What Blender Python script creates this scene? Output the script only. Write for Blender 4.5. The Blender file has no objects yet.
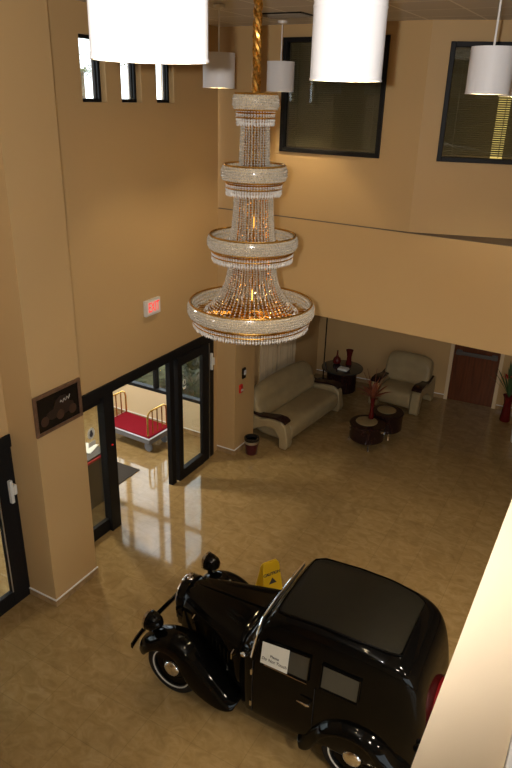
import bpy, bmesh, math, random
from mathutils import Vector, Matrix
random.seed(7)
PI = math.pi
R = math.radians
S = bpy.context.scene
C = S.collection

# ------------------------------------------------------------------ camera, world, lights, exposure
cam_d = bpy.data.cameras.new('camera')
cam = bpy.data.objects.new('camera', cam_d)
C.objects.link(cam)
S.camera = cam
cam_d.sensor_fit = 'VERTICAL'
cam_d.sensor_height = 36.0
cam_d.lens = 36.0 * 660.0 / 768.0
cam_d.clip_start = 0.05
cam_d.clip_end = 200
H = 5.5
pitch, roll, yaw = R(23.5221), R(1.6002), R(-28.7676)
fw = Vector((math.sin(yaw) * math.cos(pitch), math.cos(yaw) * math.cos(pitch), -math.sin(pitch)))
rt = Vector((math.cos(yaw), -math.sin(yaw), 0))
up = rt.cross(fw)
rt2 = math.cos(roll) * rt + math.sin(roll) * up
up2 = -math.sin(roll) * rt + math.cos(roll) * up
m = Matrix((rt2, up2, -fw)).transposed().to_4x4()
m.translation = Vector((0, 0, H))
cam.matrix_world = m

W = bpy.data.worlds.new('sky')
S.world = W
W.use_nodes = True
bg = W.node_tree.nodes['Background']
bg.inputs[0].default_value = (0.86, 0.93, 1.0, 1)
bg.inputs[1].default_value = 4.0

FLASH = 700.0
fl_d = bpy.data.lights.new('camera_flash', 'SPOT')
fl_d.energy = FLASH
fl_d.color = (1.0, 0.95, 0.9)
fl_d.spot_size = R(128)
fl_d.spot_blend = 1.0
fl_d.shadow_soft_size = 0.018
fl = bpy.data.objects.new('camera_flash', fl_d)
C.objects.link(fl)
fl.location = Vector((0, 0, H)) - rt2 * 0.095 + up2 * 0.03
aim = (fw + up2 * 0.55 - rt2 * 0.02).normalized()
fl.rotation_euler = aim.to_track_quat('-Z', 'Y').to_euler()

for i, (x, y, e) in enumerate(((0.9, 2.2, 70.0), (0.9, 4.0, 60.0), (2.6, 3.0, 40.0))):   # unseen fill lights added under the mezzanine to brighten the pillar
    dl_d = bpy.data.lights.new('fill_light', 'AREA')
    dl_d.shape = 'DISK'
    dl_d.size = 0.3
    dl_d.energy = e
    dl_d.color = (1, 0.86, 0.66)
    dl_o = bpy.data.objects.new('fill_light', dl_d)
    C.objects.link(dl_o)
    dl_o.location = (x, y, 3.57)
dv_d = bpy.data.lights.new('entrance_fill_light', 'AREA')  # unseen fill light, added to brighten the vestibule
dv_d.shape = 'DISK'
dv_d.size = 0.3
dv_d.energy = 90.0
dv_d.color = (1, 0.86, 0.66)
dv = bpy.data.objects.new('entrance_fill_light', dv_d)
C.objects.link(dv)
dv.location = (-6.9, 6.4, 3.38)

LAMP_W = 52.0
CHAND_W = 0.7
S.view_settings.view_transform = 'Standard'
S.view_settings.look = 'None'
S.view_settings.gamma = 1
S.view_settings.use_curve_mapping = False
S.view_settings.exposure = 0.12


# ------------------------------------------------------------------ materials
def mat(name, col, rough=0.5, metal=0.0, spec=0.5, trans=0.0, ior=1.45, coat=0.0, emit=None, estr=0.0, noise=None, bump=None, sheen=0.0):
    mt = bpy.data.materials.new(name)
    mt.use_nodes = True
    nt = mt.node_tree
    b = nt.nodes['Principled BSDF']
    b.inputs['Base Color'].default_value = (*col, 1)
    b.inputs['Roughness'].default_value = rough
    b.inputs['Metallic'].default_value = metal
    b.inputs['Specular IOR Level'].default_value = spec
    b.inputs['Transmission Weight'].default_value = trans
    b.inputs['IOR'].default_value = ior
    b.inputs['Coat Weight'].default_value = coat
    b.inputs['Coat Roughness'].default_value = 0.03
    b.inputs['Sheen Weight'].default_value = sheen
    if emit:
        b.inputs['Emission Color'].default_value = (*emit, 1)
        b.inputs['Emission Strength'].default_value = estr
    if noise or bump:
        tc = nt.nodes.new('ShaderNodeTexCoord')
    if noise:                     # (scale, amount, stretch)
        sc, am = noise[0], noise[1]
        st = noise[2] if len(noise) > 2 else (1, 1, 1)
        mp = nt.nodes.new('ShaderNodeMapping')
        mp.inputs['Scale'].default_value = st
        nt.links.new(tc.outputs['Object'], mp.inputs[0])
        n = nt.nodes.new('ShaderNodeTexNoise')
        n.inputs['Scale'].default_value = sc
        n.inputs['Detail'].default_value = 5
        nt.links.new(mp.outputs[0], n.inputs['Vector'])
        r = nt.nodes.new('ShaderNodeValToRGB')
        r.color_ramp.elements[0].position = 0.3
        r.color_ramp.elements[1].position = 0.7
        r.color_ramp.elements[0].color = (*[c * (1 - am) for c in col], 1)
        r.color_ramp.elements[1].color = (*[min(1, c * (1 + am)) for c in col], 1)
        nt.links.new(n.outputs[0], r.inputs[0])
        nt.links.new(r.outputs[0], b.inputs['Base Color'])
    if bump:
        n2 = nt.nodes.new('ShaderNodeTexNoise')
        n2.inputs['Scale'].default_value = bump[0]
        nt.links.new(tc.outputs['Object'], n2.inputs['Vector'])
        bp = nt.nodes.new('ShaderNodeBump')
        bp.inputs['Strength'].default_value = bump[1]
        bp.inputs['Distance'].default_value = 0.01
        nt.links.new(n2.outputs[0], bp.inputs['Height'])
        nt.links.new(bp.outputs[0], b.inputs['Normal'])
    return mt


def glass_mat(name, tint=(1, 1, 1), refl=1.0):
    mt = bpy.data.materials.new(name)
    mt.use_nodes = True
    nt = mt.node_tree
    nt.nodes.clear()
    o = nt.nodes.new('ShaderNodeOutputMaterial')
    t = nt.nodes.new('ShaderNodeBsdfTransparent')
    t.inputs[0].default_value = (*tint, 1)
    g = nt.nodes.new('ShaderNodeBsdfGlossy')
    g.inputs['Roughness'].default_value = 0.02
    f = nt.nodes.new('ShaderNodeLayerWeight')
    f.inputs[0].default_value = 0.5
    pw = nt.nodes.new('ShaderNodeMath')
    pw.operation = 'POWER'
    pw.inputs[1].default_value = 4.0
    mu = nt.nodes.new('ShaderNodeMath')
    mu.operation = 'MULTIPLY_ADD'
    mu.inputs[1].default_value = 0.8 * refl
    mu.inputs[2].default_value = 0.04 * refl
    x = nt.nodes.new('ShaderNodeMixShader')
    nt.links.new(f.outputs['Facing'], pw.inputs[0])
    nt.links.new(pw.outputs[0], mu.inputs[0])
    nt.links.new(mu.outputs[0], x.inputs[0])
    nt.links.new(t.outputs[0], x.inputs[1])
    nt.links.new(g.outputs[0], x.inputs[2])
    nt.links.new(x.outputs[0], o.inputs[0])
    return mt


def wall_paint():
    mt = mat('wall_paint', (0.53, 0.36, 0.17), 0.55, spec=0.3)
    nt = mt.node_tree
    b = nt.nodes['Principled BSDF']
    g = nt.nodes.new('ShaderNodeNewGeometry')
    n = nt.nodes.new('ShaderNodeTexNoise')
    n.inputs['Scale'].default_value = 120
    nt.links.new(g.outputs['Position'], n.inputs['Vector'])
    bp = nt.nodes.new('ShaderNodeBump')
    bp.inputs['Strength'].default_value = 0.12
    bp.inputs['Distance'].default_value = 0.004
    nt.links.new(n.outputs[0], bp.inputs['Height'])
    nt.links.new(bp.outputs[0], b.inputs['Normal'])
    return mt


def floor_mat():
    mt = mat('polished_tile', (0.4, 0.28, 0.13), 0.07, spec=0.75)
    nt = mt.node_tree
    b = nt.nodes['Principled BSDF']
    g = nt.nodes.new('ShaderNodeNewGeometry')
    mp = nt.nodes.new('ShaderNodeMapping')
    mp.inputs['Scale'].default_value = (1.0, 1.5, 1.0)
    mp.inputs['Rotation'].default_value = (0, 0, 0.5)
    nt.links.new(g.outputs['Position'], mp.inputs[0])
    n = nt.nodes.new('ShaderNodeTexNoise')
    n.inputs['Scale'].default_value = 5.0
    n.inputs['Detail'].default_value = 9
    n.inputs['Roughness'].default_value = 0.62
    n.inputs['Distortion'].default_value = 1.3
    nt.links.new(mp.outputs[0], n.inputs['Vector'])
    r = nt.nodes.new('ShaderNodeValToRGB')
    e = r.color_ramp.elements
    e[0].position = 0.3
    e[0].color = (0.25, 0.162, 0.064, 1)
    e[1].position = 0.72
    e[1].color = (0.37, 0.26, 0.12, 1)
    k = e.new(0.5)
    k.color = (0.305, 0.205, 0.086, 1)
    nt.links.new(n.outputs[0], r.inputs[0])
    br = nt.nodes.new('ShaderNodeTexBrick')
    br.offset = 0.0
    br.inputs['Scale'].default_value = 1.0
    br.inputs['Brick Width'].default_value = 0.5
    br.inputs['Row Height'].default_value = 0.5
    br.inputs['Mortar Size'].default_value = 0.003
    br.inputs['Mortar Smooth'].default_value = 0.2
    br.inputs['Color1'].default_value = (1, 1, 1, 1)
    br.inputs['Color2'].default_value = (0.9, 0.9, 0.9, 1)
    br.inputs['Mortar'].default_value = (0.72, 0.72, 0.72, 1)
    nt.links.new(g.outputs['Position'], br.inputs['Vector'])
    mx = nt.nodes.new('ShaderNodeMix')
    mx.data_type = 'RGBA'
    mx.blend_type = 'MULTIPLY'
    mx.inputs[0].default_value = 1.0
    nt.links.new(r.outputs[0], mx.inputs[6])
    nt.links.new(br.outputs[0], mx.inputs[7])
    nt.links.new(mx.outputs[2], b.inputs['Base Color'])
    return mt


def ceiling_mat():
    mt = mat('ceiling_tile', (0.62, 0.58, 0.52), 0.8, spec=0.2)
    nt = mt.node_tree
    b = nt.nodes['Principled BSDF']
    g = nt.nodes.new('ShaderNodeNewGeometry')
    br = nt.nodes.new('ShaderNodeTexBrick')
    br.offset = 0.0
    br.inputs['Scale'].default_value = 1.0
    br.inputs['Brick Width'].default_value = 0.61
    br.inputs['Row Height'].default_value = 0.61
    br.inputs['Mortar Size'].default_value = 0.012
    br.inputs['Color1'].default_value = (0.60, 0.56, 0.50, 1)
    br.inputs['Color2'].default_value = (0.56, 0.52, 0.46, 1)
    br.inputs['Mortar'].default_value = (0.82, 0.78, 0.7, 1)
    nt.links.new(g.outputs['Position'], br.inputs['Vector'])
    nt.links.new(br.outputs[0], b.inputs['Base Color'])
    return mt


M = dict(
    wall=wall_paint(), floor=floor_mat(), ceil=ceiling_mat(),
    parapet=mat('parapet_paint', (0.68, 0.56, 0.40), 0.6, spec=0.2),
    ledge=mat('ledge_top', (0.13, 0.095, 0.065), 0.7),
    vest=mat('vestibule_paint', (0.72, 0.58, 0.38), 0.6, spec=0.2),
    white=mat('white_trim', (0.85, 0.85, 0.85), 0.4),
    base_tile=mat('baseboard_tile', (0.36, 0.24, 0.12), 0.25, noise=(9, 0.3)),
    black_frame=mat('black_aluminium', (0.008, 0.008, 0.009), 0.5, spec=0.2),
    glass=glass_mat('clear_glass', (0.93, 0.95, 0.94)),
    dark_glass=glass_mat('window_glass', (0.75, 0.76, 0.72), 1.0),
    blind=mat('blind_slat', (0.34, 0.29, 0.18), 0.5),
    office=mat('office_wall', (0.25, 0.2, 0.14), 0.8),
    grass=mat('lawn_grass', (0.045, 0.044, 0.022), 0.95, spec=0.05, noise=(4, 0.7)),
    leaf=mat('shrub_leaf', (0.045, 0.05, 0.02), 0.9, spec=0.05, noise=(6, 0.5)),
    palm=mat('palm_leaf', (0.13, 0.13, 0.03), 0.5, noise=(6, 0.3)),
    bark=mat('bark', (0.2, 0.14, 0.09), 0.9, noise=(12, 0.4)),
    shade=mat('white_lamp_shade', (0.70, 0.69, 0.70), 0.5, spec=0.3),
    shade_in=mat('shade_lining', (0.75, 0.68, 0.45), 0.6, spec=0.1),
    rod=mat('white_rod', (0.75, 0.73, 0.7), 0.35),
    bulb=mat('bulb_glow', (1, 0.9, 0.6), 0.4, emit=(1.0, 0.8, 0.42), estr=6),
    reflection_glow=mat('reflection_glow', (1, .85, .4), .5, emit=(1, .72, .22), estr=1.2),
    gold=mat('polished_gold', (0.80, 0.48, 0.14), 0.22, metal=1.0),
    braid=mat('gold_braid', (0.62, 0.34, 0.08), 0.35, metal=1.0, noise=(60, 0.6)),
    crystal=mat('crystal', (0.60, 0.54, 0.44), 0.06, spec=0.9, trans=0.35, coat=0.6),
    crystal_drop=mat('crystal_drop', (0.80, 0.77, 0.72), 0.05, spec=0.9, trans=0.3, coat=0.8),
    crystal_band=mat('crystal_band', (0.42, 0.34, 0.22), 0.2, spec=0.8, noise=(90, 0.35)),
    paint=mat('black_car_paint', (0.002, 0.002, 0.002), 0.08, spec=0.2),
    roof=mat('roof_fabric', (0.009, 0.008, 0.005), 0.65, bump=(250, 0.3), spec=0.15),
    chrome=mat('chrome', (0.8, 0.8, 0.82), 0.1, metal=1.0),
    rubber=mat('tyre_rubber', (0.008, 0.008, 0.009), 0.6, spec=0.3),
    whitewall=mat('white_ring', (0.6, 0.6, 0.56), 0.5),
    car_glass=mat('car_window', (0.05, 0.05, 0.042), 0.08, spec=0.6),
    red_lens=mat('red_lens', (0.5, 0.01, 0.01), 0.2, emit=(1, 0.02, 0.01), estr=0.15),
    red_cover=mat('dark_red_cover', (0.17, 0.004, 0.006), 0.35),
    lens=mat('lamp_lens', (0.55, 0.57, 0.6), 0.1, spec=0.8),
    paper=mat('white_card', (0.72, 0.72, 0.66), 0.6),
    ink=mat('ink', (0.04, 0.04, 0.05), 0.6),
    yellow=mat('yellow_plastic', (0.78, 0.50, 0.015), 0.4),
    leather=mat('beige_leather', (0.36, 0.285, 0.155), 0.42, noise=(5, 0.08), bump=(90, 0.15)),
    cherry=mat('cherry_wood', (0.022, 0.008, 0.007), 0.25, noise=(8, 0.3, (1, 6, 1))),
    door_wood=mat('door_wood', (0.115, 0.034, 0.012), 0.35, noise=(3, 0.3, (8, 8, 0.7))),
    black=mat('black_lacquer', (0.012, 0.011, 0.011), 0.2),
    table_glass=mat('table_glass', (0.03, 0.035, 0.035), 0.05, spec=0.8),
    inset=mat('tan_top', (0.30, 0.23, 0.11), 0.3),
    silver=mat('brushed_silver', (0.6, 0.6, 0.6), 0.3, metal=1.0),
    bar_grey=mat('grey_bar', (0.10, 0.095, 0.09), 0.4),
    red_vase=mat('red_ceramic', (0.10, 0.008, 0.008), 0.2),
    red_leaf=mat('dried_red_leaf', (0.22, 0.06, 0.025), 0.6),
    green_leaf=mat('dark_green_leaf', (0.05, 0.09, 0.03), 0.5),
    curtain=mat('cream_curtain', (0.60, 0.47, 0.29), 0.8, sheen=0.1),
    carpet=mat('red_carpet', (0.20, 0.006, 0.014), 0.9, noise=(60, 0.15), spec=0.1),
    brass=mat('brass', (0.70, 0.45, 0.12), 0.25, metal=1.0),
    grey=mat('grey_rubber', (0.16, 0.16, 0.17), 0.6),
    caster=mat('caster_grey', (0.2, 0.21, 0.23), 0.4),
    mat_brown=mat('door_mat', (0.035, 0.027, 0.02), 0.95, noise=(80, 0.3)),
    cabinet=mat('grey_brown_cabinet', (0.07, 0.056, 0.042), 0.45),
    red_strip=mat('red_strip', (0.45, 0.02, 0.03), 0.4),
    burgundy=mat('burgundy_bin', (0.07, 0.008, 0.012), 0.35),
    red=mat('alarm_red', (0.5, 0.02, 0.015), 0.4),
    plastic_white=mat('white_plastic', (0.7, 0.69, 0.64), 0.4),
    exit_red=mat('exit_letters', (0.8, 0.03, 0.03), 0.4, emit=(1, 0.05, 0.04), estr=0.9),
    exit_face=mat('exit_face', (0.8, 0.74, 0.68), 0.4, emit=(1, 0.5, 0.45), estr=0.08),
    sign_black=mat('sign_black', (0.006, 0.005, 0.005), 0.25),
    sign_frame=mat('sign_frame', (0.13, 0.07, 0.04), 0.35, noise=(20, 0.3)),
    sign_brown=mat('sign_brown', (0.05, 0.024, 0.014), 0.5),
    sign_dark=mat('sign_dark_brown', (0.022, 0.012, 0.008), 0.5),
    sign_script=mat('sign_script', (0.45, 0.42, 0.36), 0.5),
)


# ------------------------------------------------------------------ mesh builder
class MB:
    def __init__(self):
        self.bm = bmesh.new()
        self.mi = 0

    def v(self, p):
        return self.bm.verts.new(p)

    def f(self, vs):
        try:
            fc = self.bm.faces.new(vs)
            fc.material_index = self.mi
            return fc
        except ValueError:
            return None

    def box(self, lo, hi, mx=None):
        x0, y0, z0 = lo
        x1, y1, z1 = hi
        ps = [(x0, y0, z0), (x1, y0, z0), (x1, y1, z0), (x0, y1, z0), (x0, y0, z1), (x1, y0, z1), (x1, y1, z1), (x0, y1, z1)]
        if mx is not None:
            ps = [mx @ Vector(p) for p in ps]
        v = [self.v(p) for p in ps]
        for q in ((3, 2, 1, 0), (4, 5, 6, 7), (0, 1, 5, 4), (1, 2, 6, 5), (2, 3, 7, 6), (3, 0, 4, 7)):
            self.f([v[i] for i in q])
        return self

    def loft(self, rows, closed=True, cap=True):
        vr = [[self.v(p) for p in r] for r in rows]
        n = len(rows[0])
        for a, b in zip(vr, vr[1:]):
            for i in range(n if closed else n - 1):
                j = (i + 1) % n
                self.f([a[i], a[j], b[j], b[i]])
        if cap and closed:
            self.f(list(reversed(vr[0])))
            self.f(vr[-1])
        return self

    def prism(self, poly, axis, a, b):
        """poly of 2D points extruded along axis ('x','y','z') from a to b"""
        def P(p, t):
            return {'x': (t, p[0], p[1]), 'y': (p[0], t, p[1]), 'z': (p[0], p[1], t)}[axis]
        self.loft([[P(p, a) for p in poly], [P(p, b) for p in poly]])
        return self

    def tube(self, pts, r, seg=8, closed=False, cap=True):
        pts = [Vector(p) for p in pts]
        n = len(pts)
        rows = []
        nrm = None
        for i in range(n):
            if closed:
                t = pts[(i + 1) % n] - pts[i - 1]
            else:
                t = pts[min(i + 1, n - 1)] - pts[max(i - 1, 0)]
            t.normalize()
            if nrm is None:
                a = Vector((0, 0, 1)) if abs(t.z) < 0.9 else Vector((1, 0, 0))
                nrm = t.cross(a).normalized()
            else:
                nrm = (nrm - t * nrm.dot(t)).normalized()
            bn = t.cross(nrm)
            rr = r[i] if isinstance(r, (list, tuple)) else r
            rows.append([pts[i] + nrm * rr * math.cos(2 * PI * k / seg) + bn * rr * math.sin(2 * PI * k / seg) for k in range(seg)])
        if closed:
            rows.append(rows[0])
            vr = [[self.v(p) for p in q] for q in rows[:-1]]
            for i in range(n):
                a, b = vr[i], vr[(i + 1) % n]
                for k in range(seg):
                    self.f([a[k], a[(k + 1) % seg], b[(k + 1) % seg], b[k]])
        else:
            self.loft(rows, True, cap)
        return self

    def lathe(self, prof, seg=24, mx=None, cap=True):
        rows = []
        for r, z in prof:
            row = [Vector((r * math.cos(2 * PI * k / seg), r * math.sin(2 * PI * k / seg), z)) for k in range(seg)]
            if mx is not None:
                row = [mx @ p for p in row]
            rows.append(row)
        self.loft(rows, True, cap)
        return self

    def ball(self, c, r, seg=14, rings=8):
        rx, ry, rz = r if isinstance(r, (tuple, list)) else (r, r, r)
        rows = []
        for i in range(1, rings):
            a = PI * i / rings
            rows.append([(c[0] + rx * math.sin(a) * math.cos(2 * PI * k / seg), c[1] + ry * math.sin(a) * math.sin(2 * PI * k / seg), c[2] - rz * math.cos(a)) for k in range(seg)])
        self.loft(rows)
        return self

    def octa(self, c, r, h=None):
        h = h or r
        c = Vector(c)
        q = Matrix.Rotation(random.uniform(0, PI), 3, 'Z') @ Matrix.Rotation(random.uniform(-.35, .35), 3, 'X')
        v = [self.v(c + q @ Vector(p)) for p in ((r, 0, 0), (0, r, 0), (-r, 0, 0), (0, -r, 0), (0, 0, h), (0, 0, -h))]
        for i in range(4):
            j = (i + 1) % 4
            self.f([v[i], v[j], v[4]])
            self.f([v[j], v[i], v[5]])
        return self

    def leaf(self, base, d, length, width, droop=0.3, segs=5):
        d = Vector(d).normalized()
        side = d.cross(Vector((0, 0, 1)))
        if side.length < 1e-3:
            side = Vector((1, 0, 0))
        side.normalize()
        p = Vector(base)
        L, Rr = [], []
        for i in range(segs + 1):
            t = i / segs
            w = width * math.sin(PI * min(0.98, t * 0.9 + 0.08)) * 0.5
            q = p + d * (length * t) + Vector((0, 0, -droop * length * t * t))
            L.append(q - side * w)
            Rr.append(q + side * w)
        self.loft([[a, b, b + Vector((0, 0, 0.003)), a + Vector((0, 0, 0.003))] for a, b in zip(L, Rr)])
        return self

    def build(self, name, mt, parent=None, smooth=True, angle=35, subsurf=0, bevel=0.0, solid=0.0, kind=None, label=None):
        bmesh.ops.recalc_face_normals(self.bm, faces=self.bm.faces[:])
        me = bpy.data.meshes.new(name)
        self.bm.to_mesh(me)
        self.bm.free()
        for k in (mt if isinstance(mt, (list, tuple)) else [mt]):
            me.materials.append(k)
        if smooth:
            me.shade_smooth()
            if not subsurf:
                me.set_sharp_from_angle(angle=R(angle))
        o = bpy.data.objects.new(name, me)
        C.objects.link(o)
        if parent is not None:
            o.parent = parent
        if solid:
            md = o.modifiers.new('solid', 'SOLIDIFY')
            md.thickness = solid
            md.offset = 0
        if bevel:
            md = o.modifiers.new('bevel', 'BEVEL')
            md.width = bevel
            md.segments = 2
            md.limit_method = 'ANGLE'
            md.angle_limit = R(40)
        if subsurf:
            md = o.modifiers.new('sub', 'SUBSURF')
            md.levels = subsurf
            md.render_levels = subsurf
        if kind:
            o['kind'] = kind
        if label:
            o['label'] = label
        return o


def thing(name, label, cat, loc=(0, 0, 0), rz=0.0, group=None):
    o = bpy.data.objects.new(name, None)
    o.empty_display_size = 0.1
    C.objects.link(o)
    o.location = loc
    o.rotation_euler = (0, 0, rz)
    o['label'] = label
    o['category'] = cat
    if group:
        o['group'] = group
    return o


def tag(o, label, cat, group=None, kind=None):
    o['label'] = label
    o['category'] = cat
    if group:
        o['group'] = group
    if kind:
        o['kind'] = kind
    return o


def copy_tree(o, parent=None):
    c = o.copy()
    C.objects.link(c)
    c.parent = parent
    for ch in o.children:
        copy_tree(ch, c)
    return c


def text(name, body, size, mt, mx, parent=None, extrude=0.002, shear=0.0, bold=0.0):
    cu = bpy.data.curves.new(name, 'FONT')
    cu.body = body
    cu.size = size
    cu.align_x = 'CENTER'
    cu.align_y = 'CENTER'
    cu.extrude = extrude
    cu.shear = shear
    cu.offset = bold
    t = bpy.data.objects.new(name, cu)
    C.objects.link(t)
    dg = bpy.context.evaluated_depsgraph_get()
    me = bpy.data.meshes.new_from_object(t.evaluated_get(dg))
    bpy.data.objects.remove(t)
    me.transform(mx)
    me.materials.clear()
    me.materials.append(mt)
    o = bpy.data.objects.new(name, me)
    C.objects.link(o)
    if parent is not None:
        o.parent = parent
    return o


def wall(name, p0, ang, length, z0, z1, th, openings, mt, side=1):
    """wall from p0 along ang; thickness goes to the left (side=1) or right (-1); openings (s0,s1,za,zb)"""
    d = Vector((math.cos(ang), math.sin(ang), 0))
    n = Vector((-d.y, d.x, 0)) * side
    b = MB()
    ss = sorted({0.0, length, *[o[0] for o in openings], *[o[1] for o in openings]})
    zs = sorted({z0, z1, *[o[2] for o in openings], *[o[3] for o in openings]})
    p0 = Vector((p0[0], p0[1], 0))
    vc = {}
    def vert(s, z, t):
        k = (round(s, 4), round(z, 4), t)
        if k not in vc:
            vc[k] = b.v(p0 + d * s + n * (th * t) + Vector((0, 0, z)))
        return vc[k]
    def solid(i, j):
        if i < 0 or j < 0 or i >= len(ss) - 1 or j >= len(zs) - 1:
            return False
        sm, zm = (ss[i] + ss[i + 1]) / 2, (zs[j] + zs[j + 1]) / 2
        return not any(o[0] < sm < o[1] and o[2] < zm < o[3] for o in openings)
    for i in range(len(ss) - 1):
        for j in range(len(zs) - 1):
            if not solid(i, j):
                continue
            a, c, e, g = ss[i], ss[i + 1], zs[j], zs[j + 1]
            for t in (0, 1):
                b.f([vert(a, e, t), vert(c, e, t), vert(c, g, t), vert(a, g, t)])
            if not solid(i - 1, j):
                b.f([vert(a, e, 0), vert(a, g, 0), vert(a, g, 1), vert(a, e, 1)])
            if not solid(i + 1, j):
                b.f([vert(c, e, 0), vert(c, g, 0), vert(c, g, 1), vert(c, e, 1)])
            if not solid(i, j - 1):
                b.f([vert(a, e, 0), vert(c, e, 0), vert(c, e, 1), vert(a, e, 1)])
            if not solid(i, j + 1):
                b.f([vert(a, g, 0), vert(c, g, 0), vert(c, g, 1), vert(a, g, 1)])
    o = b.build(name, mt, smooth=False)
    o['kind'] = 'structure'
    return o


def struct(o):
    o['kind'] = 'structure'
    return o


# ------------------------------------------------------------------ structure
CEIL = 6.33
WX = -5.27                     # face of the left wall
TH = -R(3.265)                 # bearing of the gallery band
TB = R(3.882)                  # bearing of the lounge's back wall
band_y = lambda x: 8.294 + math.tan(TH) * (x - WX)
back_y = lambda x: 12.477 + math.tan(TB) * (x + 2.776)

struct(MB().prism([(-8.7, -2.5), (4.2, -2.5), (4.2, 13.6), (WX - 0.2, 13.6), (WX - 0.2, 8.67), (-8.7, 8.67)], 'z', -0.12, 0.0).build('floor', M['floor'], smooth=False))
struct(MB().box((-5.9, -2.5, CEIL), (4.2, 13.6, CEIL + 0.15)).build('ceiling', M['ceil'], smooth=False))

# left wall: storefront opening, second door nearer, three small windows high up
LW0 = -2.3
s = lambda y: y - LW0
small_wins = [(5.66, 6.04), (6.29, 6.645), (6.93, 7.285)]
wall('wall_left', (WX, LW0), R(90), 8.294 - LW0, 0, CEIL, 0.2,
     [(s(4.90), s(8.13), -0.01, 2.165), (s(2.2), s(4.19), -0.01, 2.15)] + [(s(a), s(b), 5.40, 6.045) for a, b in small_wins], M['wall'], 1)
# wall pillar that carries the dark sign
struct(MB().box((WX - 0.02, 4.17, 0), (-4.85, 4.852, CEIL)).build('pillar', M['wall'], smooth=False))
# column at the end of the left wall
struct(MB().box((-5.40, 8.285, 0), (-4.93, 8.92, 2.72)).build('column', M['wall'], smooth=False))

# gallery band (upper floor edge) and the wall with the big windows above it
def band_box(name, x0, x1, z0, z1, depth, mt, off=0.0):
    b = MB()
    q = [(x0, band_y(x0) + off), (x1, band_y(x1) + off), (x1, band_y(x1) + off + depth), (x0, band_y(x0) + off + depth)]
    b.prism(q, 'z', z0, z1)
    return struct(b.build(name, mt, smooth=False))
band_box('trim_1', WX - 0.1, 4.1, 2.705, 3.995, 0.25, M['wall'])
struct(MB().prism([(WX - 0.2, 8.5), (4.1, 8.0), (4.1, 13.4), (WX - 0.2, 13.4)], 'z', 2.72, 2.85).build('lounge_ceiling', M['ceil'], smooth=False))
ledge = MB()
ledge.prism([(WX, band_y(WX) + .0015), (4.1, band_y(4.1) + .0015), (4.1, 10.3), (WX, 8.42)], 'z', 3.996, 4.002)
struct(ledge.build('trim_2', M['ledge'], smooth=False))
w2x = lambda x: (x - WX) / math.cos(TH)
cx3 = -2.385
wall('wall_back_upper', (WX - 0.1, band_y(WX - 0.1) + 0.05), TH, (cx3 - WX + 0.1) / math.cos(TH), 4.0, CEIL, 0.16,
     [(w2x(-4.285) + 0.1, w2x(-2.865) + 0.1, 4.84, 6.19)], M['wall'], 1)
A3 = R(16.5)
d3 = Vector((math.cos(A3), math.sin(A3), 0))
p3 = Vector((cx3, band_y(cx3) + 0.05, 0))
wall('wall_back_angled', (p3.x, p3.y), A3, 6.4, 4.0, CEIL, 0.16, [(0.225, 1.62, 4.85, 6.12)], M['wall'], 1)

# lounge shell
wall('wall_lounge_left', (WX, 8.62), R(90), 3.9, 0, 2.72, 0.2, [(s(9.72) - s(8.62), s(11.0) - s(8.62), 0.35, 2.3)], M['wall'], 1)
bw0 = -5.5
DX0, DX1 = -2.46, -1.60
cb = math.cos(TB)
wall('wall_back', (bw0, back_y(bw0)), TB, 9.6 / cb, 0, 2.72, 0.2, [((DX0 - bw0) / cb, (DX1 - bw0) / cb, -0.01, 2.1)], M['wall'], 1)
wall('wall_right', (4.0, -2.4), R(90), 15.5, 0, CEIL, 0.2, [(0.3, 5.2, 0.3, 2.6)], M['wall'], -1)  # window opening added to let daylight in
wall('wall_front', (-8.6, -2.3), 0, 12.7, 0, CEIL, 0.2, [], M['wall'], -1)

# mezzanine the picture is taken from: floor edge, low wall, white cap strip
struct(MB().box((-0.096, -2.3, 2.705), (0.01, 6.6, 4.7)).build('parapet', M['parapet'], smooth=False))
struct(MB().box((0.011, -2.3, 3.9), (0.035, 6.6, 4.715)).build('trim_3', M['white'], smooth=False, bevel=0.004))
struct(MB().box((0.0, -2.3, 3.6), (4.0, 8.0, 3.9)).build('mezzanine_floor', M['office'], smooth=False))

# vestibule shell
wall('wall_vestibule_end', (-8.6, 8.52), 0, 3.42, 0, 3.5, 0.15, [(0.35, 3.25, 0.63, 3.2)], M['vest'], 1)
wall('wall_vestibule_outer', (-8.5, -2.3), R(90), 10.95, 0, 3.5, 0.15, [(3.5, 8.4, 0.0, 3.2), (8.9, 10.5, 0.63, 3.2)], M['vest'], 1)
struct(MB().box((-8.7, -2.4, 3.4), (WX - 0.2, 8.68, 3.55)).build('vestibule_ceiling', M['ceil'], smooth=False))


# baseboards: tile plinth with a white bead on top
def baseboard(name, pts):
    b = MB()
    for (x0, y0), (x1, y1) in zip(pts, pts[1:]):
        d = Vector((x1 - x0, y1 - y0, 0))
        n = Vector((d.y, -d.x, 0)).normalized()
        e = d.normalized() * 0.012
        for mi, z0, z1, t in ((0, 0.001, 0.085, 0.010), (1, 0.085, 0.10, 0.014)):
            b.mi = mi
            q = [Vector((x0, y0, 0)) - e * 0, Vector((x1, y1, 0)) + e, Vector((x1, y1, 0)) + e + n * t, Vector((x0, y0, 0)) + n * t]
            b.prism([(p.x, p.y) for p in q], 'z', z0, z1)
    return struct(b.build(name, [M['base_tile'], M['white']], smooth=False))
baseboard('baseboard_pillar', [(WX, 4.169), (-4.849, 4.169), (-4.849, 4.853)])
baseboard('baseboard_column', [(-5.26, 8.284), (-4.929, 8.284), (-4.929, 8.92)])
baseboard('baseboard_back', [(-5.26, back_y(-5.26) - 0.001), (DX0 - 0.08, back_y(DX0 - 0.08) - 0.001)])
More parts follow.
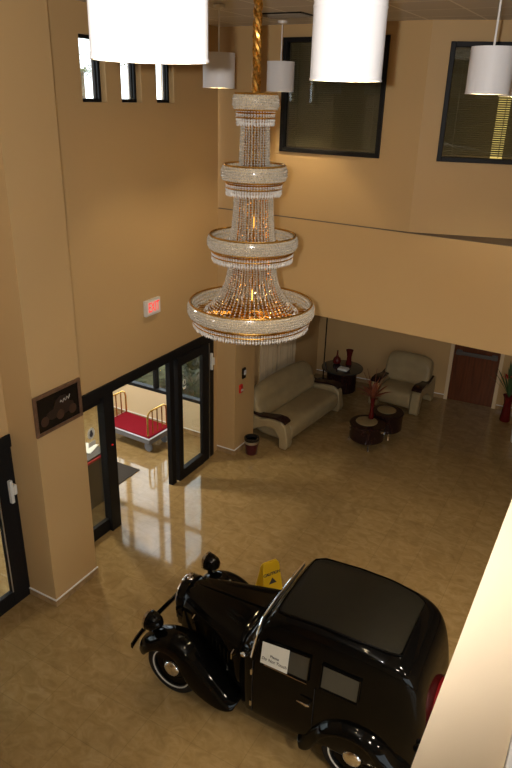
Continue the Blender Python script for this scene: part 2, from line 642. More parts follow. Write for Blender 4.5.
baseboard('baseboard_back_right', [(DX1 + 0.08, back_y(DX1 + 0.08) - 0.001), (3.9, back_y(3.9) - 0.001)])
baseboard('baseboard_vestibule', [(-8.4, 8.519), (-5.5, 8.519)])


# ------------------------------------------------------------------ doors and windows
def bar_frame(b, axis_pt, d, s0, s1, z0, z1, w, dep, thick_lo=0.0, bottom=True, mids=(), rails=()):
    """rectangular frame of bars in the vertical plane through axis_pt along d"""
    d = Vector(d).normalized()
    n = Vector((-d.y, d.x, 0))
    o = Vector(axis_pt)
    mx = Matrix(((d.x, n.x, 0, o.x), (d.y, n.y, 0, o.y), (0, 0, 1, 0), (0, 0, 0, 1)))
    b.box((s0, thick_lo, z0), (s0 + w, thick_lo + dep, z1), mx)
    b.box((s1 - w, thick_lo, z0), (s1, thick_lo + dep, z1), mx)
    b.box((s0 + w, thick_lo, z1 - w), (s1 - w, thick_lo + dep, z1), mx)
    if bottom:
        b.box((s0 + w, thick_lo, z0), (s1 - w, thick_lo + dep, z0 + w), mx)
    zb = z0 + (w if bottom else 0)
    for q in mids:
        b.box((q - w / 2, thick_lo, zb), (q + w / 2, thick_lo + dep, z1 - w), mx)
    for q in rails:
        b.box((s0 + w, thick_lo, q - w / 2), (s1 - w, thick_lo + dep, q + w / 2), mx)
    return mx


def pane(name, mx, s0, s1, z0, z1, t, parent, mt=None):
    b = MB()
    b.box((s0, t, z0), (s1, t + 0.008, z1), mx)
    return b.build(name, mt or M['glass'], parent, smooth=False)


YD = (0, 1, 0)
# storefront with sliding leaves
b = MB()
mx = bar_frame(b, (WX + 0.0, 0, 0), YD, 4.87, 8.135, 0, 2.165, 0.11, 0.16, 0.0, bottom=False)
b.box((7.99, -0.035, 0), (8.135, 0.0, 2.165), mx)
b.box((4.87, -0.03, 2.03), (8.135, 0.0, 2.165), mx)
door1 = struct(b.build('door_1', M['black_frame'], smooth=False, bevel=0.004))
# fixed leaf beside the pillar
b = MB()
b.box((4.98, 0.03, 0.0), (5.62, 0.09, 0.19), mx)
b.box((4.98, 0.03, 1.92), (5.62, 0.09, 2.055), mx)
b.box((4.98, 0.03, 0.0), (5.1, 0.09, 2.055), mx)
b.box((5.62, -0.02, 0.0), (5.80, 0.10, 2.055), mx)
lf = b.build('fixed_leaf', M['black_frame'], door1, smooth=False, bevel=0.004)
pane('glass_pane', mx, 5.1, 5.62, 0.19, 1.92, 0.055, lf)
lt = MB().ball((WX + 0.024, 5.72, 1.30), 0.014).build('indicator_light', M['red_lens'], lf)
# the open sliding leaf at the column end
b = MB()
b.box((6.99, -0.03, 0.0), (7.09, 0.05, 2.04), mx)
b.box((7.145, -0.06, 0.0), (7.25, 0.02, 2.04), mx)
b.box((7.25, -0.06, 0.0), (7.80, 0.02, 0.17), mx)
b.box((7.25, -0.06, 1.90), (7.80, 0.02, 2.04), mx)
b.box((7.80, -0.05, 0.0), (7.97, 0.01, 2.04), mx)
sl = b.build('sliding_leaf', M['black_frame'], door1, smooth=False, bevel=0.004)
pane('glass_pane', mx, 7.25, 7.82, 0.17, 1.90, -0.02, sl)
MB().box((7.972, -0.06, 0.02), (7.982, -0.035, 2.02), mx).build('seal_strip', M['silver'], sl, smooth=False)
b = MB().box((8.03, -0.075, 1.56), (8.06, -0.035, 1.84), mx)
b.box((8.055, -0.09, 1.64), (8.085, -0.035, 1.76), mx)
b.build('latch', M['plastic_white'], door1, smooth=False, bevel=0.006)


def decal(parent, y, z, t, w=0.13, h=0.2):
    """small white sticker: round badge with a dark figure and two lines under it"""
    b = MB()
    b.lathe([(w * 0.42, 0), (w * 0.42, 0.002)], 20, mx @ Matrix.Translation((y, t, z + h * 0.16)) @ Matrix.Rotation(R(90), 4, 'X') @ Matrix.Diagonal((1, 1.25, 1, 1)))
    b.box((y - w * 0.42, t - 0.002, z - h * 0.5), (y + w * 0.42, t, z - h * 0.26), mx)
    o = b.build('glass_sticker', M['paper'], parent, smooth=False)
    b = MB()
    b.lathe([(w * 0.2, 0), (w * 0.2, 0.003)], 12, mx @ Matrix.Translation((y, t - 0.001, z + h * 0.11)) @ Matrix.Rotation(R(90), 4, 'X') @ Matrix.Diagonal((1, 1.2, 1, 1)))
    b.lathe([(w * 0.12, 0), (w * 0.12, 0.003)], 12, mx @ Matrix.Translation((y, t - 0.001, z + h * 0.27)) @ Matrix.Rotation(R(90), 4, 'X'))
    b.build('badge_figure', M['ink'], o, smooth=False)
decal(lf, 5.43, 1.53, 0.05, 0.15, 0.27)
decal(sl, 7.35, 1.57, -0.025, 0.085, 0.17)

# nearer glass door at the left edge
b = MB()
mxa = bar_frame(b, (WX, 0, 0), YD, 2.2, 4.19, 0, 2.15, 0.06, 0.16, 0.0, bottom=False)
b.box((2.2, -0.02, 2.0), (4.19, 0.0, 2.15), mxa)
door2 = struct(b.build('door_2', M['black_frame'], smooth=False, bevel=0.004))
b = MB()
b.box((3.93, 0.0, 0.0), (4.13, 0.06, 2.09), mxa)
b.box((2.3, 0.0, 0.0), (2.45, 0.06, 2.09), mxa)
b.box((2.45, 0.0, 0.0), (3.93, 0.06, 0.2), mxa)
b.box((2.45, 0.0, 1.95), (3.93, 0.06, 2.09), mxa)
dl = b.build('door_leaf', M['black_frame'], door2, smooth=False, bevel=0.004)
pane('glass_pane', mxa, 2.45, 3.93, 0.2, 1.95, 0.028, dl)
MB().box((3.925, -0.006, 0.2), (3.937, 0.0, 1.95), mxa).build('seal_strip', M['silver'], dl, smooth=False)
b = MB().box((4.06, -0.045, 1.34), (4.10, 0.0, 1.62), mxa)
b.box((4.095, -0.06, 1.44), (4.135, 0.0, 1.56), mxa)
b.build('latch', M['plastic_white'], door2, smooth=False, bevel=0.006)

# wooden door of the lounge
dxv = Vector((math.cos(TB), math.sin(TB), 0))
b = MB()
mxd = bar_frame(b, (DX0, back_y(DX0), 0), dxv, -0.07, (DX1 - DX0) / cb + 0.07, 0, 2.16, 0.07, 0.12, -0.02, bottom=False)
door3 = struct(b.build('door_3', M['vest'], smooth=False, bevel=0.004))
LW = (DX1 - DX0) / cb
leafd = MB().box((-0.03, 0.03, 0.001), (LW + 0.03, 0.075, 2.11), mxd).build('door_leaf', M['door_wood'], door3, smooth=False, bevel=0.004)
b = MB().box((0.04, -0.035, 0.99), (LW - 0.04, 0.0, 1.06), mxd)
b.box((0.05, 0.0, 0.97), (0.15, 0.03, 1.08), mxd)
b.box((LW - 0.15, 0.0, 0.97), (LW - 0.05, 0.03, 1.08), mxd)
b.build('push_bar', M['bar_grey'], leafd, smooth=False, bevel=0.008)

# big upper windows with blinds behind the glass
def big_window(name, org, d, s0, s1, z0, z1, glow=False):
    b = MB()
    mxw = bar_frame(b, org, d, s0 + 0.001, s1 - 0.001, z0 + 0.001, z1 - 0.001, 0.055, 0.1, -0.03)
    o = struct(b.build(name, M['black_frame'], smooth=False, bevel=0.005))
    pane('window_pane', mxw, s0 + 0.055, s1 - 0.055, z0 + 0.055, z1 - 0.055, 0.02, o, M['dark_glass'])
    b = MB()
    n = int((z1 - z0 - 0.12) / 0.024)
    for i in range(n):
        z = z0 + 0.075 + i * 0.024
        b.loft([[(q[0], q[1], q[2]) for q in row] for row in [
            [mxw @ Vector((ss, 0.085, z)), mxw @ Vector((ss, 0.10, z + 0.017)), mxw @ Vector((ss, 0.101, z + 0.017)), mxw @ Vector((ss, 0.086, z))] for ss in (s0 + 0.065, s1 - 0.065)]])
    for q in (0.12, 0.5, 0.88):
        ss = s0 + (s1 - s0) * q
        b.box((ss - 0.004, 0.078, z0 + 0.06), (ss + 0.004, 0.081, z1 - 0.06), mxw)
    b.build('window_blind', M['blind'], o, smooth=False)
    # the dark room behind
    b = MB()
    b.box((s0 - 0.1, 0.62, z0 - 0.2), (s1 + 0.1, 0.66, z1 + 0.1), mxw)
    b.box((s0 - 0.14, 0.17, z0 - 0.2), (s0 - 0.1, 0.62, z1 + 0.1), mxw)
    b.box((s1 + 0.1, 0.17, z0 - 0.2), (s1 + 0.14, 0.62, z1 + 0.1), mxw)
    b.build('room_lining', M['office'], o, smooth=False)
    return o
dband = (math.cos(TH), math.sin(TH), 0)
big_window('window_1', (WX, band_y(WX) + 0.05, 0), dband, w2x(-4.285), w2x(-2.865), 4.84, 6.19)
w_r = big_window('window_2', (p3.x, p3.y, 0), d3, 0.225, 1.62, 4.85, 6.12)
pl_ = p3 + d3 * .93 + Vector((-d3.y, d3.x, 0)) * .35
MB().tube([(pl_.x, pl_.y, 4.80), (pl_.x, pl_.y, 5.75)], .07, 12).build('added_glow_tube', M['reflection_glow'], w_r)  # made-up glowing tube behind the blind, for the yellow reflection in the pane

# three small recessed windows high on the left wall
for i, (a, c) in enumerate(small_wins):
    b = MB()
    mxw = bar_frame(b, (WX, 0, 0), YD, a + 0.001, c - 0.001, 5.401, 6.044, 0.035, 0.06, 0.075)
    b.box((c - 0.085, 0.075, 5.43), (c - 0.06, 0.10, 6.01), mxw)
    o = struct(b.build('window_%d' % (3 + i), M['black_frame'], smooth=False, bevel=0.003))
    pane('window_pane', mxw, a + 0.03, c - 0.03, 5.43, 6.01, 0.10, o)
    MB().box((c - 0.12, 0.085, 5.43), (c - 0.10, 0.09, 6.01), mxw).build('blind_cord', M['silver'], o, smooth=False)

# vestibule windows (end wall and outer wall)
b = MB()
mxe = bar_frame(b, (-8.6, 8.52, 0), (1, 0, 0), 0.351, 3.249, 0.631, 3.199, 0.06, 0.1, 0.0, mids=(1.1, 1.87), rails=(2.08,))
we = struct(b.build('window_6', M['black_frame'], smooth=False, bevel=0.004))
pane('window_pane', mxe, 0.41, 3.19, 0.69, 3.14, 0.05, we)
b = MB()
mxo = bar_frame(b, (-8.5, -2.3, 0), YD, 8.901, 10.499, 0.631, 3.199, 0.06, 0.1, 0.0, mids=(9.7,), rails=(2.08,))
wo = struct(b.build('window_7', M['black_frame'], smooth=False, bevel=0.004))
pane('window_pane', mxo, 8.96, 10.44, 0.69, 3.14, 0.05, wo)
b = MB()
mxo = bar_frame(b, (-8.5, -2.3, 0), YD, 3.501, 8.399, 0.0, 3.199, 0.1, 0.12, 0.0, mids=(4.7, 5.95, 7.2), rails=(2.2,))
do = struct(b.build('door_4', M['black_frame'], smooth=False, bevel=0.004))
pane('glass_pane', mxo, 3.6, 8.3, 0.1, 3.1, 0.06, do)

b = MB()  # unseen window added in the right wall, to bring daylight onto the pillar
mxr = bar_frame(b, (4.0, -2.4, 0), YD, 0.301, 5.199, 0.301, 2.599, 0.07, 0.1, -0.14, mids=(1.5, 2.75, 4.0))
wr = struct(b.build('window_9', M['black_frame'], smooth=False))
pane('window_pane', mxr, 0.37, 5.13, 0.37, 2.53, -0.1, wr)
po_d = bpy.data.lights.new('window_portal', 'AREA')
po_d.shape = 'RECTANGLE'
po_d.size = 4.9
po_d.size_y = 2.3
po_d.cycles.is_portal = True
po = bpy.data.objects.new('window_portal', po_d)
C.objects.link(po)
po.location = (4.22, 0.35, 1.45)
po.rotation_euler = (R(90), 0, R(90))

# lounge window behind the sofa, with cream curtains
b = MB()
mxl = bar_frame(b, (WX, 8.62, 0), YD, 1.101, 2.379, 0.351, 2.299, 0.05, 0.08, 0.08, mids=(1.74,))
wl = struct(b.build('window_8', M['black_frame'], smooth=False))
pane('window_pane', mxl, 1.15, 2.33, 0.4, 2.25, 0.12, wl)

# outdoors
struct(MB().box((-30, -12, -0.4), (-8.7, 34, -0.15)).build('ground', M['grass'], smooth=False))
struct(MB().box((-8.7, 8.7, -0.4), (WX - 0.2, 34, -0.15)).build('garden_bed', M['grass'], smooth=False))


# ------------------------------------------------------------------ vintage car
car = thing('car', 'glossy black vintage two-door car parked on the polished floor under the chandelier', 'car', (-2.043, 4.44, 0), PI)


def hood_row(x, hw, zb, zt, rr):
    pts = []
    half = [(0.0, zb), (hw * 0.9, zb), (hw, zb + 0.06), (hw, zb + (zt - zb) * 0.45), (hw * 0.97, zt - rr * 1.3), (hw * 0.88, zt - rr * 0.55), (hw * 0.66, zt - rr * 0.18), (hw * 0.3, zt - 0.01)]
    for y, z in half:
        pts.append((x, y, z))
    pts.append((x, 0, zt))
    for y, z in reversed(half[1:]):
        pts.append((x, -y, z))
    return pts


def body_row(x, hb, zbelt, hr, zt, zb=0.21):
    half = [(0.0, zb), (hb * 0.90, zb), (hb * 0.98, zb + 0.06), (hb, zb + 0.5 * (zbelt - zb)), (hb * 0.985, zbelt), (hr + 0.012, zbelt + 0.70 * (zt - zbelt)), (hr * 0.97, zbelt + 0.90 * (zt - zbelt)), (hr * 0.70, zt - 0.02 * (zt - zbelt) / 0.5)]
    pts = [(x, y, z) for y, z in half]
    pts.append((x, 0, zt))
    pts += [(x, -y, z) for y, z in reversed(half[1:])]
    return pts


stations = [(0.24, .50, .84, .44, .955), (0.16, .54, .87, .47, .975), (0.11, .57, .90, .50, .99), (0.07, .58, .92, .51, 1.03), (0.0, .585, .94, .505, 1.30), (-0.05, .585, .95, .505, 1.42),
            (-0.18, .585, .95, .505, 1.475), (-0.55, .585, .95, .51, 1.505), (-0.90, .58, .95, .51, 1.50), (-1.15, .565, .95, .50, 1.465), (-1.30, .54, .94, .475, 1.40), (-1.39, .51, .90, .44, 1.26),
            (-1.45, .47, .82, .39, 1.05), (-1.49, .43, .66, .34, .82), (-1.50, .38, .50, .30, .62)]
b = MB().loft([body_row(*q) for q in stations])
body = b.build('car_body', M['paint'], car, subsurf=2)
b = MB().loft([hood_row(1.125, .14, .40, .86, .10), hood_row(1.11, .165, .37, .915, .12), hood_row(1.05, .20, .36, .935, .12), hood_row(.8, .30, .36, .945, .13), hood_row(.5, .40, .36, .958, .14), hood_row(.26, .48, .36, .968, .15), hood_row(.18, .50, .36, .972, .15)])
hood = b.build('hood', M['paint'], car, subsurf=2)
# hood louvre strips, latches, centre hinge
for sd in (1, -1):
    for k in range(7):
        b = MB()
        x = 0.36 + k * 0.055
        hw = .48 + (.30 - .48) * (x - .26) / .54
        b.box((x, sd * (hw + .002) - .006, .60), (x + .012, sd * (hw + .002) + .006, .74))
        b.build('hood_louvre', M['paint'], hood, bevel=0.003)
    for x in (0.30, 0.86):
        b = MB()
        hw = .48 + (.30 - .48) * (x - .26) / .54
        b.tube([(x, sd * (hw - .01), .80), (x, sd * (hw + .03), .79), (x, sd * (hw + .03), .73), (x, sd * (hw - .01), .72)], .009, 6)
        b.build('hood_latch', M['chrome'], hood)
MB().tube([(1.10, 0, .922), (.8, 0, .951), (.5, 0, .963), (.2, 0, .976)], .006, 6).build('hood_hinge', M['paint'], hood)
# radiator shell
def shield(x, k, zc=0.0):
    return [(x, y * k, z) for y, z in ((0, .40), (.10, .41), (.165, .48), (.185, .62), (.185, .80), (.155, .895), (.09, .935), (0, .95), (-.09, .935), (-.155, .895), (-.185, .80), (-.185, .62), (-.165, .48), (-.10, .41))]
b = MB().loft([shield(1.06, 1.0), shield(1.13, 1.0), shield(1.155, .93)])
gr = b.build('radiator_shell', M['paint'], car, angle=50)
b = MB()
ring = shield(1.157, .90)
b.tube([ring[i] for i in range(len(ring))], .012, 8, closed=True)
b.build('grille_rim', M['chrome'], gr)
for k in range(-5, 6):
    b = MB()
    y = k * .028
    hi = .925 if abs(y) < .08 else .87
    b.tube([(1.160, y, .45), (1.164, y, hi)], .004, 5)
    b.build('grille_bar', M['chrome'], gr)
b = MB().lathe([(.03, 0), (.032, .015), (.02, .022), (.012, .05), (.02, .06), (.006, .075)], 14, Matrix.Translation((1.10, 0, .945)))
b.tube([(1.10, -.05, .975), (1.10, .05, .975)], .008, 6)
b.build('radiator_cap', M['chrome'], gr)

# windscreen, its chrome frame, rear glass
def quad_panel(b, P, nrm, th, nu=1):
    n = Vector(nrm).normalized()
    lo = [Vector(p) for p in P]
    hi = [p + n * th for p in lo]
    b.loft([lo, hi])
ws = [(.098, -.43, 1.01), (.098, .43, 1.01), (.005, .42, 1.29), (.005, -.42, 1.29)]
b = MB()
quad_panel(b, [Vector(p) + Vector((.006, 0, 0)) for p in ws], (.30, 0, .10), .014)
wsg = b.build('windscreen', M['car_glass'], car, smooth=False)
b = MB()
b.tube([(.045, .585, .96), (.03, .555, 1.10), (.015, .515, 1.25), (.012, .45, 1.325), (.012, .2, 1.35), (.012, -.2, 1.35), (.012, -.40, 1.335)], .009, 6)
b.build('windscreen_frame', M['chrome'], wsg)
for yy in (.2, -.2):
    b = MB()
    b.tube([(.13, yy, 1.0), (.125, yy * .6, 1.10), (.115, yy * .2, 1.15)], .005, 5)
    b.build('wiper', M['black'], wsg)

def side_pt(x, t, sd, off=.008):
    """a point on the greenhouse side at station x, t from belt (0) to roof (1)"""
    for a, c in zip(stations, stations[1:]):
        if a[0] >= x >= c[0]:
            k = (a[0] - x) / (a[0] - c[0])
            hb, zb_, hr, zt = [a[i] + (c[i] - a[i]) * k for i in (1, 2, 3, 4)]
            z0, z1 = zb_, zb_ + .70 * (zt - zb_)
            y0, y1 = hb * .985, hr + .012
            return Vector((x, sd * (y0 + (y1 - y0) * t + off), z0 + (z1 - z0) * t))

def side_panel(b, x0, x1, t0, t1, sd, off, th, n=6):
    rows = []
    for i in range(n + 1):
        x = x0 + (x1 - x0) * i / n
        p, q = side_pt(x, t0, sd, off), side_pt(x, t1, sd, off)
        o = Vector((0, sd * th, 0))
        mid = (p + q) / 2
        rows.append([p, q, q + o, p + o])
    b.loft(rows)

for sd in (1, -1):
    b = MB()
    side_panel(b, -.07, -.50, .06, .66, sd, -.002, .014)
    fr = b.build('door_window', M['car_glass'], car, smooth=False, bevel=0.004)
    b = MB()
    c4 = [side_pt(-.07, .04, sd, .014), side_pt(-.07, .68, sd, .014), side_pt(-.50, .68, sd, .014), side_pt(-.50, .04, sd, .014)]
    b.tube(c4, .010, 6, closed=True)
    b.build('window_frame', M['paint'], fr)
    b = MB().tube([side_pt(-.09, .0, sd, .016), side_pt(-.3, .0, sd, .016), side_pt(-.50, .0, sd, .016)], .006, 6)
    b.build('sill_strip', M['chrome'], fr)
    b = MB()
    side_panel(b, -.62, -.94, .06, .62, sd, -.002, .014)
    fr = b.build('quarter_window', M['car_glass'], car, smooth=False, bevel=0.012)
    b = MB()
    c4 = [side_pt(-.61, .04, sd, .014), side_pt(-.61, .64, sd, .014), side_pt(-.95, .64, sd, .014), side_pt(-.95, .04, sd, .014)]
    b.tube(c4, .009, 6, closed=True)
    b.build('window_frame', M['paint'], fr)
    # door seam, hinges and handle
    for x in (.03, -.57):
        b = MB()
        b.tube([(x, sd * .572, .30), (x, sd * .586, .58), (x, sd * .578, .92)], .004, 4)
        b.build('door_seam', M['rubber'], body)
    for z in (.42, .80):
        b = MB()
        b.lathe([(.012, -.03), (.012, .03)], 8, Matrix.Translation((.035, sd * .590, z)))
        b.build('door_hinge', M['chrome'], body)
    b = MB().tube([(-.54, sd * .575, .74), (-.54, sd * .615, .74), (-.52, sd * .62, .74), (-.43, sd * .618, .745)], [.010, .010, .010, .006], 8)
    b.build('door_handle', M['chrome'], body)
    b = MB().ball((.15, sd * .545, .90), (.03, .022, .022)).build('cowl_lamp', M['chrome'], body)

# fabric roof insert
b = MB()
rows = []
def roof_z(x, y):
    for a, c in zip(stations, stations[1:]):
        if a[0] >= x >= c[0]:
            k = (a[0] - x) / (a[0] - c[0])
            zt = a[4] + (c[4] - a[4]) * k
            return zt - .035 * (abs(y) / .40) ** 2.6
    return 1.4
pl = []
for i in range(13):
    x = -.10 - i * (1.10 / 12)
    hw = .43 - .012 * max(0, (i - 8)) 
    if i in (0, 12):
        hw -= .03
    pl.append([(x, hw * (k / 5 - 1), roof_z(x, hw * (k / 5 - 1)) + .004) for k in range(11)])
b.loft(pl, closed=False, cap=False)
ri = b.build('roof_insert', M['roof'], car, subsurf=1, solid=.014)
b = MB()
edge = [Vector(p) for p in pl[0]] + [Vector(r[-1]) for r in pl[1:-1]] + [Vector(p) for p in reversed(pl[-1])] + [Vector(r[0]) for r in reversed(pl[1:-1])]
b.tube([e + Vector((0, 0, .004)) for e in edge], .009, 6, closed=True)
b.build('roof_bead', M['paint'], ri)


# wheels
def wheel(x, sd):
    o = thing_part('wheel', car, (x, sd * .50, .30))
    mxw = Matrix.Rotation(R(-90 * sd), 4, 'X')
    tyre = MB().lathe([(.205, -.05), (.25, -.064), (.285, -.055), (.30, -.03), (.302, 0), (.30, .03), (.285, .055), (.25, .064), (.205, .05), (.205, -.05)], 40, mxw, cap=False)
    o2 = tyre.build('tyre', M['rubber'], o)
    MB().lathe([(.212, .0595), (.224, .0635), (.224, .060), (.212, .056)], 40, mxw, cap=False).build('white_ring', M['whitewall'], o2)
    MB().lathe([(.0, .0), (.206, .0), (.206, .05), (.195, .052), (.19, .035), (.13, .025), (.10, .04), (.0, .045)], 32, mxw, cap=False).build('wheel_disc', M['paint'], o)
    MB().lathe([(.092, .035), (.090, .055), (.074, .075), (.042, .086), (.0005, .088)], 24, mxw, cap=True).build('hub_cap', M['chrome'], o)
    return o


def thing_part(name, parent, loc):
    o = bpy.data.objects.new(name, None)
    o.empty_display_size = 0.05
    C.objects.link(o)
    o.parent = parent
    o.location = loc
    return o


for x in (.952, -.952):
    for sd in (1, -1):
        wheel(x, sd)


def fender(xc, sd, front):
    rad = .375
    path = []
    if front:
        for a in (8, 25, 45, 65, 85, 105, 125, 142):
            path.append((xc + rad * 1.02 * math.cos(R(a)), .29 + rad * math.sin(R(a))))
        path += [(xc - .42, .42), (xc - .52, .32), (xc - .61, .235), (xc - .68, .19), (xc - .72, .175)]
        wid = [.08, .115, .14, .15, .155, .16, .165, .17, .18, .185, .18, .165, .12]
        yc = [.50, .495, .485, .475, .47, .465, .46, .455, .445, .435, .435, .43, .43]
        drop = [.06, .09, .10, .11, .11, .12, .15, .20, .23, .19, .12, .07, .03]
    else:
        path = [(xc + .50, .20), (xc + .44, .24), (xc + .39, .34)]
        for a in (35, 55, 75, 95, 115, 135, 155):
            path.append((xc + rad * 1.04 * math.cos(R(a)), .29 + rad * 1.04 * math.sin(R(a))))
        path += [(xc - .44, .42), (xc - .53, .28)]
        wid = [.08, .11, .14, .155, .165, .17, .17, .17, .17, .17, .16, .13]
        yc = [.52, .51, .505, .50, .495, .49, .485, .485, .485, .485, .485, .49]
        drop = [.05, .06, .06, .06, .055, .05, .05, .055, .08, .12, .10, .06]
    rows = []
    n = len(path)
    for i, (x, z) in enumerate(path):
        x0, z0 = path[max(0, i - 1)]
        x1, z1 = path[min(n - 1, i + 1)]
        t = Vector((x1 - x0, 0, z1 - z0)).normalized()
        nrm = Vector((t.z, 0, -t.x)) if not front else Vector((t.z, 0, -t.x))
        if nrm.dot(Vector((x - xc, 0, z - .2))) < 0:
            nrm = -nrm
        w = wid[i]
        row = []
        for u, dn in ((1.0, -drop[i]), (1.03, -drop[i] * .55), (.95, -.015), (.7, .022), (.3, .045), (-.1, .045), (-.5, .03), (-.85, -.005), (-1.1, -.06)):
            p = Vector((x, sd * (yc[i] + u * w), z)) + nrm * dn
            row.append(p)
        rows.append(row)
    b = MB().loft(rows, closed=False, cap=False)
    return b.build('front_fender' if front else 'rear_fender', M['paint'], car, subsurf=2, solid=.014)


for sd in (1, -1):
    ff = fender(.952, sd, True)
    rf = fender(-.952, sd, False)
    # headlamps on stalks
    b = MB()
    mh = Matrix.Translation((1.20, sd * .52, .765)) @ Matrix.Rotation(R(90), 4, 'Y')
    b.lathe([(.002, -.125), (.04, -.115), (.075, -.08), (.095, -.02), (.098, .03), (.092, .04)], 24, mh)
    b.tube([(1.19, sd * .50, .60), (1.195, sd * .515, .70)], .025, 8)
    hl = b.build('headlamp', M['paint'], car)
    MB().lathe([(.100, .025), (.102, .045), (.092, .055), (.09, .04)], 24, mh, cap=False).build('headlamp_rim', M['chrome'], hl)
    MB().lathe([(.092, .042), (.075, .058), (.04, .068), (.001, .07)], 20, mh).build('headlamp_lens', M['lens'], hl)
    # tail lamp on the rear fender
    if sd < 0:
        continue
    mt_ = Matrix.Translation((-1.475, sd * .445, .70)) @ Matrix.Rotation(R(-90), 4, 'Y')
    b = MB().lathe([(.02, -.05), (.03, -.03), (.035, 0)], 14, mt_)
    tl = b.build('tail_lamp', M['paint'], car)
    MB().lathe([(.034, .0), (.026, .015), (.001, .02)], 14, mt_).build('tail_lens', M['red_lens'], tl)

# chassis and running gear
b = MB().box((-1.35, -.36, .22), (1.06, .36, .42))
for sd in (1, -1):
    b.box((.98, sd * .28 - .02, .36), (1.445, sd * .28 + .02, .42))
    b.box((-1.66, sd * .28 - .02, .36), (-1.3, sd * .28 + .02, .42))
for x in (.952, -.952):
    b.tube([(x, -.5, .30), (x, .5, .30)], .03, 8)
b.build('chassis', M['rubber'], car, smooth=False)
# bumpers
for xs, nm in ((1.0, 'front_bumper'), (-1.0, 'rear_bumper')):
    rows = []
    for i in range(13):
        y = -.60 + 1.20 * i / 12
        xb = xs * (1.45 if xs > 0 else 1.69) - xs * .05 * (abs(y) / .60) ** 3
        rows.append([(xb, y, .365), (xb + .02 * xs, y, .375), (xb + .02 * xs, y, .425), (xb, y, .435), (xb - .012 * xs, y, .40)])
    MB().loft(rows).build(nm, M['paint'], car)
# spare wheel on the tail with a dark red cover
msp = Matrix.Translation((-1.50, 0, .66)) @ Matrix.Rotation(R(-84), 4, 'Y')
b = MB().lathe([(.19, -.03), (.265, -.02), (.29, .03), (.285, .08), (.25, .11), (.10, .118), (.001, .12)], 32, msp)
b.build('spare_wheel_cover', M['red_cover'], car, label='dark red round spare wheel cover')
b = MB().box((-1.655, -.14, .36), (-1.645, .14, .47)).build('licence_plate', M['silver'], car, smooth=False)


# white card in the near door window
sign = thing('notice_card', 'white notice card propped in the black car door window', 'sign', (-2.043, 4.44, 0), PI)
b = MB()
side_panel(b, -.055, -.315, .06, .68, 1, .026, .004, 1)
card = b.build('card', M['paper'], sign, smooth=False)
p0, p1, p2 = side_pt(-.055, .06, 1, .0315), side_pt(-.315, .06, 1, .0315), side_pt(-.055, .68, 1, .0315)
ux, uy = (p1 - p0).normalized(), (p2 - p0).normalized()
uz = ux.cross(uy)
if uz.y < 0:
    uz = -uz
cen = (side_pt(-.055, .37, 1, .0315) + side_pt(-.315, .37, 1, .0315)) / 2
mc = Matrix((ux, uy, uz)).transposed().to_4x4()
mc.translation = cen
text('card_lettering', 'Please', .034, M['ink'], mc @ Matrix.Translation((0, -.010, 0)), sign, .001)
text('card_lettering', 'Do Not Touch', .040, M['ink'], mc @ Matrix.Translation((0, -.055, 0)), sign, .001, .2)

# yellow folding floor sign behind the bonnet
fs = thing('floor_sign', 'yellow folding caution floor sign standing behind the car hood', 'sign', (-2.82, 5.60, 0), R(60))
fs.scale = (.88, .88, .82)
for k in (1, -1):
    b = MB()
    lo, hi = Vector((0, -k * .15, 0)), Vector((0, -k * .012, .62))
    rows = []
    for z in (0, .09, .10, .48, .56, .60, .62):
        t = z / .62
        w = .15 - .025 * t if z < .58 else (.115 if z < .61 else .09)
        y = lo.y + (hi.y - lo.y) * t
        rows.append([(-w, y - .006, z), (w, y - .006, z), (w, y + .006, z), (-w, y + .006, z)])
    pn = b.loft(rows).build('sign_panel', M['yellow'], fs, smooth=False)
    if k == 1:
        tilt = math.atan2(.138, .62)
        mt_ = Matrix.Translation((0, -.012 - .138 * (1 - .45 / .62) - .0075, .45)) @ Matrix.Rotation(R(90) - tilt, 4, 'X')
        text('caution_lettering', 'CAUTION', .058, M['ink'], mt_, pn, .001, 0.0, .0025)
        b = MB()
        tri = [(-.06, -.15), (.06, -.15), (0, -.06)]
        b.prism(tri, 'z', 0, .002)
        b.bm.transform(mt_)
        b.build('warning_triangle', M['ink'], pn, smooth=False)


# ------------------------------------------------------------------ chandelier
AX = Vector((-.491, .871)).normalized() * 5.06
ch = thing('chandelier', 'tall four-tier crystal and gold chandelier hanging over the black car', 'chandelier', (AX.x, AX.y, CEIL))
zz = lambda z: z - CEIL
b = MB()
for k in range(3):
    pts = [(.017 * math.cos(k * 2 * PI / 3 + i * .55), .017 * math.sin(k * 2 * PI / 3 + i * .55), zz(CEIL - .02 - i * (CEIL - 5.52) / 40)) for i in range(41)]
    b.tube(pts, .017, 7)
b.build('braided_rod', M['braid'], ch)
MB().tube([(0, 0, zz(5.55)), (0, 0, zz(3.75))], .012, 8).build('centre_rod', M['gold'], ch)
MB().lathe([(.02, zz(CEIL) - .06), (.09, zz(CEIL) - .05), (.12, zz(CEIL) - .02), (.12, zz(CEIL) - .001)], 24).build('ceiling_canopy', M['gold'], ch)
tiers = [(.158, 5.515, .10, .135, .09), (.235, 5.04, .105, .205, .09), (.337, 4.535, .10, .310, .08), (.495, 4.01, .105, .46, .08)]
curt = [(.098, .112), (.142, .175), (.18, .37)]
